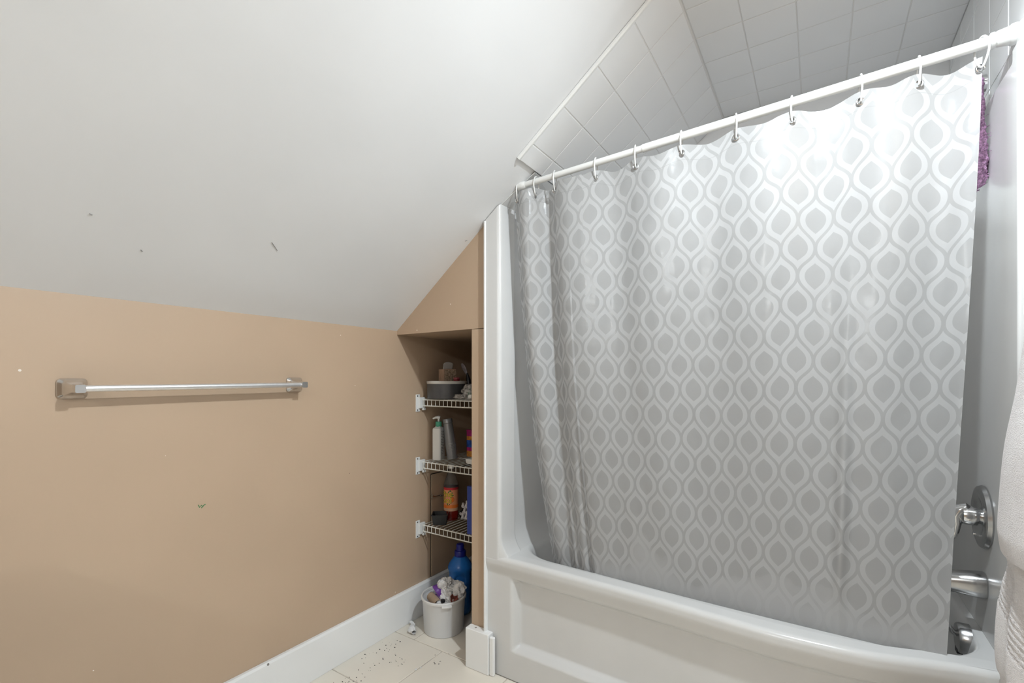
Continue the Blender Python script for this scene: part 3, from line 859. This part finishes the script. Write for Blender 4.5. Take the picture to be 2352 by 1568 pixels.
rs = [[(px, py, z) for (px, py) in rrect(w_, d_, .012, 4)] for (z, w_, d_) in ((0,.060,.085),(.004,.066,.092),(.022,.070,.098),(.024,.066,.094),(.006,.060,.086))]
MB().loft(rs).build('dish_body', M['plastic_white'], wp, smooth=True)

# --- lowest shelf
Z3 = SHZ[2]+.002
def liquid_mat(name, col, rough=.08, trans=.75):
    return mat(name, col, rough, trans=trans, ior=1.35, var=.03)
M['pet'] = mat('clear_pet', (0.86, 0.86, 0.86), 0.06, trans=.92, ior=1.2)
M['red_liquid'] = liquid_mat('red_orange_liquid', (0.55, 0.03, 0.02))
M['label_orange'] = mat('orange_label', (0.80, 0.33, 0.16), 0.5, var=.04)
M['label_deep'] = mat('deep_orange_band', (0.85, 0.22, 0.04), 0.5, var=.04)
M['label_red'] = mat('red_band', (0.55, 0.03, 0.04), 0.5, var=.05)
M['yellow'] = mat('yellow_lettering', (0.80, 0.62, 0.05), 0.5, var=.03)
M['leaf'] = mat('green_leaf_print', (0.03, 0.16, 0.03), 0.5, var=.2, vscale=80)
M['dark_text'] = mat('dark_outline_print', (0.03, 0.04, 0.02), 0.5, var=.2)
cb = thing('cleaner_bottle', 'clear cleaner bottle with orange fruit label and red liquid', 'bottle', (1.822, 1.555, Z3))
cb_r = .0365
MB().lathe([(.028,0), (.034,.003), (.0365,.012), (.0358,.045), (.0355,.050)], 36).build('liquid', M['red_liquid'], cb, smooth=True)
MB().lathe([(.0362,.049), (.0368,.052), (.0368,.066)], 36, cap=False).build('label_foot', mat('pale_label', (.72,.45,.30), .5, var=.05), cb, smooth=True)
MB().lathe([(.0370,.064), (.0370,.080)], 36, cap=False).build('label_band', M['label_deep'], cb, smooth=True)
MB().lathe([(.0369,.079), (.0369,.155)], 36, cap=False).build('label', M['label_orange'], cb, smooth=True)
MB().lathe([(.0370,.154), (.0370,.166)], 36, cap=False).build('label_band', M['label_red'], cb, smooth=True)
MB().lathe([(.0362,.050), (.0364,.166), (.0368,.170), (.0350,.182), (.0300,.200), (.0220,.222), (.0145,.240), (.0135,.250), (.0135,.262)], 36).build('bottle_body', M['pet'], cb, smooth=True)
MB().lathe([(.0150,.258), (.0150,.276), (.0135,.278)], 24).build('cap', M['plastic_white'], cb, smooth=True)
def wrap(mesh_pts, R, ang0):
    """x,y of flat art -> cylinder of radius R, x measured along the arc from ang0"""
    out = []
    for (x, y, z) in mesh_pts:
        a = ang0 + x/R; out.append((( R+z)*math.cos(a), (R+z)*math.sin(a), y))
    return out
def text_on_bottle(body, size, x, z, R, ang0, material, name, parent, bold=.0, depth=.0004):
    cu = bpy.data.curves.new('lettering', 'FONT'); cu.body = body; cu.size = size; cu.offset = bold; cu.resolution_u = 3
    cu.align_x = 'CENTER'
    tmp = bpy.data.objects.new('lettering', cu); COL.objects.link(tmp)
    dg = bpy.context.evaluated_depsgraph_get(); me = bpy.data.meshes.new_from_object(tmp.evaluated_get(dg))
    vs_ = [(v.co.x+x, v.co.y+z, depth) for v in me.vertices]; fs = [tuple(p.vertices) for p in me.polygons]
    bpy.data.objects.remove(tmp); bpy.data.curves.remove(cu); bpy.data.meshes.remove(me)
    m = MB(); m.add(wrap(vs_, R, ang0), fs); return m.build(name, material, parent, recalc=False)
view = math.atan2(-1.555, -1.822)       # angle of the side that looks to the room
A0 = view - .62
for (dy, txt, sz) in ((.122, 'Pine', .036), (.090, 'Sol', .043)):
    text_on_bottle(txt, sz, 0, dy, .0370, A0, M['dark_text'], 'lettering', cb, .0016, .0004)
    text_on_bottle(txt, sz, 0, dy, .0370, A0, M['yellow'], 'lettering', cb, .0002, .0009)
def disc_on(x, z, rx, rz, material, name, rot=0, depth=.0006, n=20):
    pts = []
    for k in range(n):
        a = 2*PI*k/n; px, pz = rx*math.cos(a), rz*math.sin(a)
        pts.append((x+px*math.cos(rot)-pz*math.sin(rot), z+px*math.sin(rot)+pz*math.cos(rot), depth))
    MB().add(wrap(pts, .0370, A0), [tuple(range(n))]).build(name, material, cb, recalc=False)
disc_on(.029, .107, .010, .013, M['dark_text'], 'orange_print', 0, .0003)
disc_on(.029, .107, .0092, .0122, M['label_deep'], 'orange_print', 0, .0005)
for (x, z, r_, s_) in ((.012, .146, .6, 1), (.020, .150, 2.3, 1), (.030, .126, .5, 1.1), (.027, .139, 1.5, .9), (.004, .084, 2.0, 1), (.014, .083, .9, .9)):
    disc_on(x, z, .0065*s_, .0026*s_, M['leaf'], 'leaf_print', r_, .0006, 12)

M['dark_plastic'] = mat('black_tray_plastic', (0.018, 0.02, 0.023), 0.42, var=.15)
M['soil'] = mat('brown_crumbs', (0.09, 0.045, 0.03), 0.9, bump=.8, bscale=120, var=.5, vscale=90)
tray = thing('square_basket', 'small black square plastic basket on the lowest wire shelf', 'basket', (1.742, 1.556, Z3), .62)
b = MB()
def sq(s, z): return [(px, py, z) for (px, py) in rrect(s*1.12, s*1.12, .004, 2)]
b.loft([sq(.056, 0), sq(.068, .046), sq(.071, .046), sq(.071, .049), sq(.064, .049), sq(.063, .046), sq(.053, .004)], True, True)
b.build('shell', M['dark_plastic'], tray, smooth=True, angle=30)
MB().box(-.024, .024, -.024, .024, .0042, .018).build('crumbs', M['soil'], tray, bevel=.006)
cl = thing('black_clip', 'black plastic hair clip lying behind the cleaner bottle', 'hair clip', (1.875, 1.515, Z3))
rs = [[(.012*math.cos(a)+dx, .034*math.sin(a)*k_ , z) for a in [2*PI*q/16 for q in range(16)]] for (z, k_, dx) in ((0,.7,0),(.012,1,0),(.030,.8,.003),(.046,.35,.008),(.060,.12,.010))]
MB().loft(rs).build('jaw', M['black'], cl, smooth=True, angle=60)
MB().tube([(0,-.03,.01), (0,-.042,.026), (0,-.036,.044)], [.007,.006,.004], 10).build('wing', M['black'], cl, smooth=True)
M['rope'] = mat('white_cotton', (0.62, 0.58, 0.58), 0.9, bump=.6, bscale=200, var=.15, vscale=90)
rp = thing('cotton_skein', 'bundle of twisted white cotton strands next to the blue folder', 'cotton', (1.815, 1.437, Z3+.02))
for k in range(7):
    pts = []
    for q in range(40):
        t = q/39; a = t*PI*5+k
        pts.append((.012*math.cos(a)+(k % 3-1)*.014, .030*(1-2*t)+.004*math.sin(a*2), .004+.012*math.sin(a)+k*.009+.02*math.sin(PI*t)))
    MB().tube(pts, .0062, 6).build('strand', M['rope'], rp, smooth=True)
M['blue'] = mat('royal_blue_plastic', (0.025, 0.055, 0.28), 0.35, var=.05)
bf = thing('blue_folder', 'royal blue upright folder edge against the brown post', 'folder', (1.700, 1.309, Z3))
rs = [[(px, py, z) for (px, py) in rrect(.020, .080, .004, 3)] for z in (0, .002, .215, .217)]
MB().loft(rs).build('cover', M['blue'], bf, smooth=True, angle=30)
MB().box(-.006, .011, -.034, .0385, .002, .213).build('pages', M['plastic_white'], bf)

# --- alcove floor: detergent bottle, bucket with rubbish
M['det_blue'] = mat('detergent_blue', (0.02, 0.16, 0.52), 0.25, var=.04)
M['det_dark'] = mat('navy_cap', (0.012, 0.016, 0.20), 0.3, var=.05)
dt = thing('detergent_bottle', 'blue detergent bottle with navy cap behind the bucket', 'bottle', (1.815, 1.490, 0), 0)
vang = math.atan2(-1.490, -1.815)
def det_fn(a, z):
    d = abs((a-vang+PI) % (2*PI)-PI)
    k = 1.0
    # arched label recess on the side facing the room
    top = .205 - .018*(d/.5)**2
    k -= .10*(1-sm(d, .50, .58))*(1-sm(z, top-.008, top))*sm(z, .02, .03)
    return k
prof = [(.045,0),(.052,.004),(.054,.02)] + [(.054, .02+.006*k) for k in range(1, 30)] + [(.0565,.205),(.060,.216),(.0605,.226),(.055,.240),(.044,.256),(.033,.270),(.027,.276),(.024,.280)]
MB().lathe(prof, 96, 1.0, 1.0, fn=det_fn).build('body', M['det_blue'], dt, smooth=True, angle=60)
MB().lathe([(.0275,.277),(.0285,.279),(.0285,.300),(.026,.304),(.0195,.306),(.0190,.330),(.0175,.335),(.010,.337)], 32).build('cap', M['det_dark'], dt, smooth=True, angle=35)
nb = thing('navy_jug', 'dark navy jug mostly hidden behind the brown post', 'jug', (1.865, 1.335, 0))
MB().loft([[(px, py, z) for (px, py) in rrect(w_, d_, .02, 4)] for (z, w_, d_) in ((0,.10,.135),(.004,.105,.14),(.20,.105,.14),(.23,.08,.10),(.25,.04,.04))]).build('body', mat('navy_plastic', (.008,.018,.075), .35, var=.1), nb, smooth=True)
MB().lathe([(.019,.248),(.020,.251),(.020,.272),(.017,.275)], 20).build('cap', M['det_dark'], nb, smooth=True)
hs = thing('grey_hose', 'thin grey hose hanging in the alcove corner by the blue bottle', 'hose', (1.93, 1.425, 0))
MB().tube([(0,-.012,.40),(0,.006,.36),(.0,.012,.32),(0,.002,.285),(0,-.010,.26),(0,-.012,.20),(0,-.02,.10),(0,-.02,.004)], .0055, 10).build('tube', mat('grey_rubber', (.28,.29,.28), .45, var=.1), hs, smooth=True)

def bucket_material():
    m = bpy.data.materials.new('frosted_bucket'); m.use_nodes = True
    t = NT(m); b = t.n['Principled BSDF']
    b.inputs['Base Color'].default_value = (.92, .92, .92, 1); b.inputs['Roughness'].default_value = .3
    p = t.obj()
    t.put(b.inputs['Normal'], t.bump(t.noise(40, 3, .5, p), .05, .003))
    tr = t.node('ShaderNodeBsdfTranslucent'); tr.inputs[0].default_value = (.85,.85,.85,1)
    tp = t.node('ShaderNodeBsdfTransparent'); tp.inputs[0].default_value = (.9,.9,.9,1)
    m1 = t.node('ShaderNodeMixShader'); m1.inputs[0].default_value = .18
    t.l.new(b.outputs[0], m1.inputs[1]); t.l.new(tr.outputs[0], m1.inputs[2])
    m2 = t.node('ShaderNodeMixShader'); m2.inputs[0].default_value = .10
    t.l.new(m1.outputs[0], m2.inputs[1]); t.l.new(tp.outputs[0], m2.inputs[2])
    t.l.new(m2.outputs[0], t.n['Material Output'].inputs[0])
    return m
M['bucket'] = bucket_material()
BX, BY = 1.650, 1.452
bk = thing('frosted_bucket', 'frosted white plastic bucket full of rubbish on the alcove floor', 'bucket', (BX, BY, 0))
MB().lathe([(.001,0),(.087,0),(.0900,.003),(.0975,.148),(.0985,.150)], 56, cap=False).build('wall', M['bucket'], bk, smooth=True)
M['bucket_rim'] = mat('bucket_rim', (.78,.77,.75), .3, var=.02)
MB().lathe([(.0955,.150),(.0985,.149),(.1030,.150),(.1040,.158),(.1020,.161),(.0965,.160),(.0955,.150)], 56, cap=False).build('rim', M['bucket_rim'], bk, smooth=True)
ta = math.atan2(-BY, -BX)+.12
m_ = MB()
pts = []
for q in range(9):
    a = ta-.20+.40*q/8
    pts.append((.1045*math.cos(a), .1045*math.sin(a), .146))
m_.tube(pts, .0075, 8); m_.build('pull_tab', M['bucket_rim'], bk, smooth=True)
# rubbish: each piece its own thing
def crumple(name, label, cat, loc, seed, r, sx, sy, sz, material, group=None, rz=0, part='sheet', amp=.75, fq=1.5):
    t = thing(name, label, cat, loc, rz, group)
    rock(seed, r, amp, fq, 4, sx, sy, sz).build(part, material, t, smooth=True, angle=22); return t
crumple('tissue_wad', 'crumpled white tissue on top of the bucket, nearest the wall', 'tissue', (BX+.012, BY+.006, .186), 1.3, .030, .8, .95, 1.15, M['tissue'], 'tissues in the bucket')
crumple('tissue_wad', 'larger creased paper behind the topmost tissue in the bucket', 'tissue', (BX+.042, BY-.020, .172), 4.7, .040, .9, 1.1, .80, M['tissue'], 'tissues in the bucket')
crumple('tissue_wad', 'tissue standing up at the post side of the bucket', 'tissue', (BX+.030, BY-.062, .168), 9.2, .026, .8, .9, 1.25, M['tissue'], 'tissues in the bucket')
crumple('tissue_wad', 'tissue wad sunk low in the middle of the bucket', 'tissue', (BX+.0, BY-.024, .142), 12.4, .030, 1.0, 1.0, .9, M['tissue'], 'tissues in the bucket')
crumple('paper_wad', 'cream paper wad seen through the bucket side', 'paper', (BX-.015, BY-.005, .075), 15.5, .050, 1.0, 1.1, .7, mat('cream_paper', (.70,.62,.50), .85, var=.1, vscale=30))
crumple('plastic_wad', 'bluish plastic wrap seen low through the bucket side', 'wrapper', (BX-.02, BY+.018, .036), 18.5, .040, 1.1, 1.1, .5, mat('bluish_plastic', (.42,.50,.72), .5, var=.1, vscale=30))
M['purple2'] = mat('purple_plastic', (0.15, 0.045, 0.28), 0.35, var=.08)
pcup = thing('purple_strainer', 'purple perforated plastic piece in the bucket', 'strainer', (BX-.006, BY+.040, .158))
m_ = MB().lathe([(.033,0),(.034,.006),(.028,.022),(.016,.033),(.002,.036)], 28, cap=False)
m_.rot(Matrix.Rotation(.9, 3, 'Y') @ Matrix.Rotation(.5, 3, 'X')).build('cup', M['purple2'], pcup, smooth=True)
m_ = MB().tube([(-.018,-.006,-.006),(-.024,-.030,-.016),(-.02,-.055,-.020)], [.010,.009,.007], 12); m_.build('handle', M['purple2'], pcup, smooth=True)
M['dots'] = mat('lilac_dots', (.42,.30,.5), .5, var=.1)
for k in range(9):
    a = -2.7+.33*(k % 3); e = .35+.28*(k//3)
    d = Vector((math.cos(a)*math.cos(e), math.sin(a)*math.cos(e), math.sin(e)))
    MB().lathe([(.0022,-.0008),(.0022,.0008)], 8).build('hole', M['dots'], pcup, loc=(d.x*.024-.0, d.y*.024, d.z*.024))
M['cardboard'] = mat('brown_cardboard', (0.42, 0.31, 0.22), 0.8, var=.06, vscale=20)
ct = thing('cardboard_tube', 'brown cardboard toilet roll tube lying in the bucket', 'tube', (BX-.050, BY+.012, .146))
m_ = MB()
o_ = []; i_ = []
for (yy, rr) in ((.045,.0195),(-.045,.0195),(-.045,.0182),(.045,.0182)):
    o_.append([(rr*math.cos(2*PI*q/28), yy, rr*math.sin(2*PI*q/28)) for q in range(28)])
m_.loft(o_+[o_[0]], False, False)
m_.rot(Matrix.Rotation(-.45, 3, 'Z')).build('roll', M['cardboard'], ct, smooth=True, angle=40)
rw = thing('red_wrapper', 'brown-red foil wrapper leaning on the bucket rim', 'wrapper', (BX+.004, BY-.066, .152))
MB().grid(lambda u, v: (-.030+.060*u+.003*math.sin(v*9), -.004+.010*v+.005*math.sin(u*7), -.012+.030*v+.012*u), 14, 10).build('foil', mat('brown_red_foil', (.26,.075,.055), .4, var=.5, vscale=70), rw, solid=.0012, smooth=True)
blk = thing('black_cap', 'small black bottle cap between tube and wrapper in the bucket', 'bottle cap', (BX-.052, BY-.040, .152))  # loose black bottle cap among the rubbish
MB().lathe([(.010,0),(.011,.002),(.010,.010),(.006,.013)], 18).build('cap_body', M['black'], blk, smooth=True)
crumple('tissue_wad', 'bit of tissue beside the black bottle cap in the bucket', 'tissue', (BX-.062, BY-.026, .150), 21.0, .009, 1, 1, 1, M['tissue'], 'tissues in the bucket')
# tissue on the floor
ft = thing('floor_tissue', 'twisted white tissue scrap on the tile floor beside the bucket', 'tissue', (1.560, 1.563, .0))
def twist(u, v):
    a = 2*PI*u; x = .048*(v-.5)*2; r = .015*(1+.35*math.sin(v*5+1))*(.35+.65*math.sin(PI*min(1, max(0, .08+.84*v))))
    n = 1+.45*noise.noise((math.cos(a)*1.6, math.sin(a)*1.6, v*6+3))
    return (x, r*n*math.cos(a)+.006*math.sin(v*6), .012+r*.75*n*math.sin(a))
m_ = MB().grid(twist, 24, 30).rot(Matrix.Rotation(.95, 3, 'Z') )
zmin = min(p[2] for p in m_.v); m_.v = [(x, y, z-zmin+.0003) for (x, y, z) in m_.v]
m_.build('sheet', M['tissue'], ft, smooth=True, angle=30)

# crumbs by the baseboard
random.seed(11)
crumb_m = mat('dark_crumb', (.05,.04,.035), .9, var=.3)
white_m = mat('pale_crumb', (.75,.74,.72), .8, var=.1)
crumbs = MB()
for k in range(70):
    cx, cy = random.choice(((1.40,1.545),(1.27,1.50),(1.34,1.56),(1.15,1.50),(1.45,1.30),(1.36,1.44)))
    x, y, r = cx+random.gauss(0,.03), cy+random.gauss(0,.025), random.uniform(.0008,.0024)
    if y < 1.612: crumbs.lathe([(r,0),(r*.9,r*.7),(r*.3,r)], 6, 1, random.uniform(.6,1.3), (x,y,0.0))
tag(crumbs.build('dirt', crumb_m), 'dark dirt specks scattered on the floor along the baseboard', 'dirt', None, 'stuff')
for k, (x, y, lb) in enumerate(((1.353, 1.337, 'larger pale crumb lying on the floor tile joint'), (1.374, 1.330, 'smaller pale crumb close to the floor tile joint'))):
    tag(rock(30+k, .005-.0015*k, .4, 1.6, 2, 1.2, .8, .5).build('crumb', white_m, loc=(x, y, .002)), lb, 'crumb')

# ------------------------------------------------------------------ towel in the foreground, on the near wall
def terry():
    m = bpy.data.materials.new('beige_terry'); m.use_nodes = True
    t = NT(m); b = t.n['Principled BSDF']; p = t.obj()
    n = t.noise(14, 4, .6, p)
    t.put(b.inputs['Base Color'], t.mix(t.step(n, .3, .7), (.84,.785,.77,1), (.90,.85,.835,1)))
    b.inputs['Roughness'].default_value = .95
    b.inputs['Sheen Weight'].default_value = .4
    mp = t.node('ShaderNodeMapping'); mp.inputs['Scale'].default_value = (1, 1, 1.6); t.l.new(p, mp.inputs['Vector'])
    h = t.m('ADD', t.noise(330, 3, .6, mp.outputs[0]), t.m('MULTIPLY', t.noise(60, 3, .6, p), .8))
    t.put(b.inputs['Normal'], t.bump(h, .9, .004))
    return m
M['terry'] = terry()
tw = thing('bath_towel', 'beige terry bath towel hanging at the right edge beside the tub', 'towel', (0,0,0))
TW_Z = [.50, .56, .62, .70, .76, .80, .86, .95, 1.05, 1.15, 1.30, 1.45, 1.56]
TW_D = [.100, .110, .118, .117, .112, .106, .112, .110, .104, .090, .076, .062, .050]   # how far the towel stands off the wall
TW_X = [1.36, 1.37, 1.37, 1.365, 1.355, 1.345, 1.35, 1.345, 1.335, 1.325, 1.305, 1.28, 1.27]
def towel_pt(u, v):
    z = .545 + (1.56-.545)*v
    d = sinterp(z, TW_Z, TW_D); xr = sinterp(z, TW_Z, TW_X)
    # u 0: front edge far side (towards tub), goes round the roll to the near side
    a = PI*(u*1.0)
    x = 1.02 + (xr-1.02)*(.5+.5*math.cos(a)) + .012*math.sin(a*6+z*5)*math.sin(a)
    prof = math.sin(a)**.55 if 0 < u < 1 else 0
    y = YR + .010 + (d-.010)*prof
    y += .008*math.sin(a*7+z*3.0)*prof
    # ribbed band and hem
    bz = z - (.775 + .30*(x-1.34))
    if abs(bz) < .045: y -= .0018 - .0014*math.cos(bz*2*PI/.0125); x -= .001
    if abs(z-.575) < .012: y -= .003
    z -= .012*math.sin(a)*(1-v)
    return (x, y, z)
MB().grid(towel_pt, 160, 260).build('outer_layer', M['terry'], tw, smooth=True, recalc=False, angle=180)
def towel_fold(u, v):
    z = .86 + (1.56-.86)*v
    d = sinterp(z, TW_Z, TW_D)+.010; xr = sinterp(z, TW_Z, TW_X)-.035
    a = PI*u
    x = 1.00 + (xr-1.00)*(.5+.5*math.cos(a)); y = YR+.012+d*math.sin(a)**.55 if 0 < u < 1 else YR+.012
    if v < .05: y -= .004*(1-v/.05)
    return (x, y, z-.02*math.sin(a))
MB().grid(towel_fold, 80, 120).build('folded_layer', M['terry'], tw, smooth=True, recalc=False, angle=180)
trg = thing('towel_rail', 'chrome towel rail on the wall over the beige towel', 'towel rail', (0,0,0))
MB().tube([(1.01, YR+.045, 1.545), (1.30, YR+.045, 1.545)], .008, 14).build('rail', M['chrome'], trg, smooth=True)
for x in (1.02, 1.30): MB().tube([(x, YR+.004, 1.545), (x, YR+.052, 1.545)], [.018, .011], 16).build('rail_post', M['chrome'], trg, smooth=True)

# ------------------------------------------------------------------ lamps (outside the frame, two set by the shadows, the far ceiling one added as fill)
def bulb_light(parent, watts, r, loc):
    ld = bpy.data.lights.new('bulb_light', 'POINT'); ld.energy = watts; ld.shadow_soft_size = r; ld.use_soft_falloff = False; ld.color = (0.865, 0.945, 1.0)
    lo = bpy.data.objects.new('bulb_light', ld); COL.objects.link(lo); lo.parent = parent; lo.location = loc
def globe(r): 
    return MB().lathe([(max(.001, r*math.sin(PI*k/14)), -r*math.cos(PI*k/14)) for k in range(15)], 24)
vl = thing('vanity_light', 'wall light with one globe bulb at the far end of the room', 'wall light', (XW, .22, 1.98))
MB().box(0, .03, -.09, .09, -.05, .05).build('back_plate', M['chrome'], vl, bevel=.004)
for dy in (0.0,):
    MB().tube([(.03, dy, 0), (.055, dy, 0)], .02, 16).build('socket', M['chrome'], vl, smooth=True)
    globe(.022).build('bulb', M['bulb_vanity'], vl, smooth=True, loc=(.085, dy, 0))
    bulb_light(vl, VANITY_W, .036, (.085, dy, 0))
def ceiling_lamp(label, x, y, watts, shade=False):
    t = thing('ceiling_light', label, 'ceiling light', (x, y, ZC))
    MB().lathe([(.075,0),(.075,-.010),(.060,-.022),(.020,-.024)], 36).build('plate', M['plastic_white'], t, smooth=True)
    MB().lathe([(.017,-.022),(.017,-.050)], 16).build('socket', M['plastic_white'], t, smooth=True)
    globe(.024).build('bulb', M['bulb_sconce'], t, smooth=True, loc=(0, 0, -.080))
    bulb_light(t, watts, .036, (0, 0, -.085))
    if shade:                                   # open-bottomed drum, added to keep direct light off the upper slope
        MB().lathe([(.072,-.010),(.084,-.010),(.084,-.110),(.081,-.110),(.081,-.014),(.072,-.014)], 40, cap=False).build('shade', M['plastic_white'], t, smooth=True)
ceiling_lamp('ceiling light near the tub with an added drum shade', 0.88, -.10, NEAR_W, True)
ceiling_lamp('added bare-bulb fill light at the far side of the room', .50, -1.70, FILL_W)  # unseen lamp, added for even fill on slope, knee wall and floor
# storage cabinet just left of the frame: its shadow falls on the knee wall
cbn = thing('storage_cabinet', 'white storage cabinet standing by the knee wall', 'cabinet', (0,0,0))
MB().box(-.36, .13, 1.00, 1.455, 0.0, .82).build('body', M['wood_white'], cbn, bevel=.003)
MB().box(-.37, .14, .99, 1.465, .82, .84).build('top', M['wood_white'], cbn, bevel=.003)
for (a, c) in ((-.355, -.118), (-.112, .125)):
    d_ = MB().box(a, c, .985, 1.0, .03, .80).build('door', M['wood_white'], cbn, bevel=.003)
    MB().tube([((a+c)/2, .985, .55), ((a+c)/2, .962, .55)], .009, 14).build('knob', M['nickel'], d_, smooth=True)
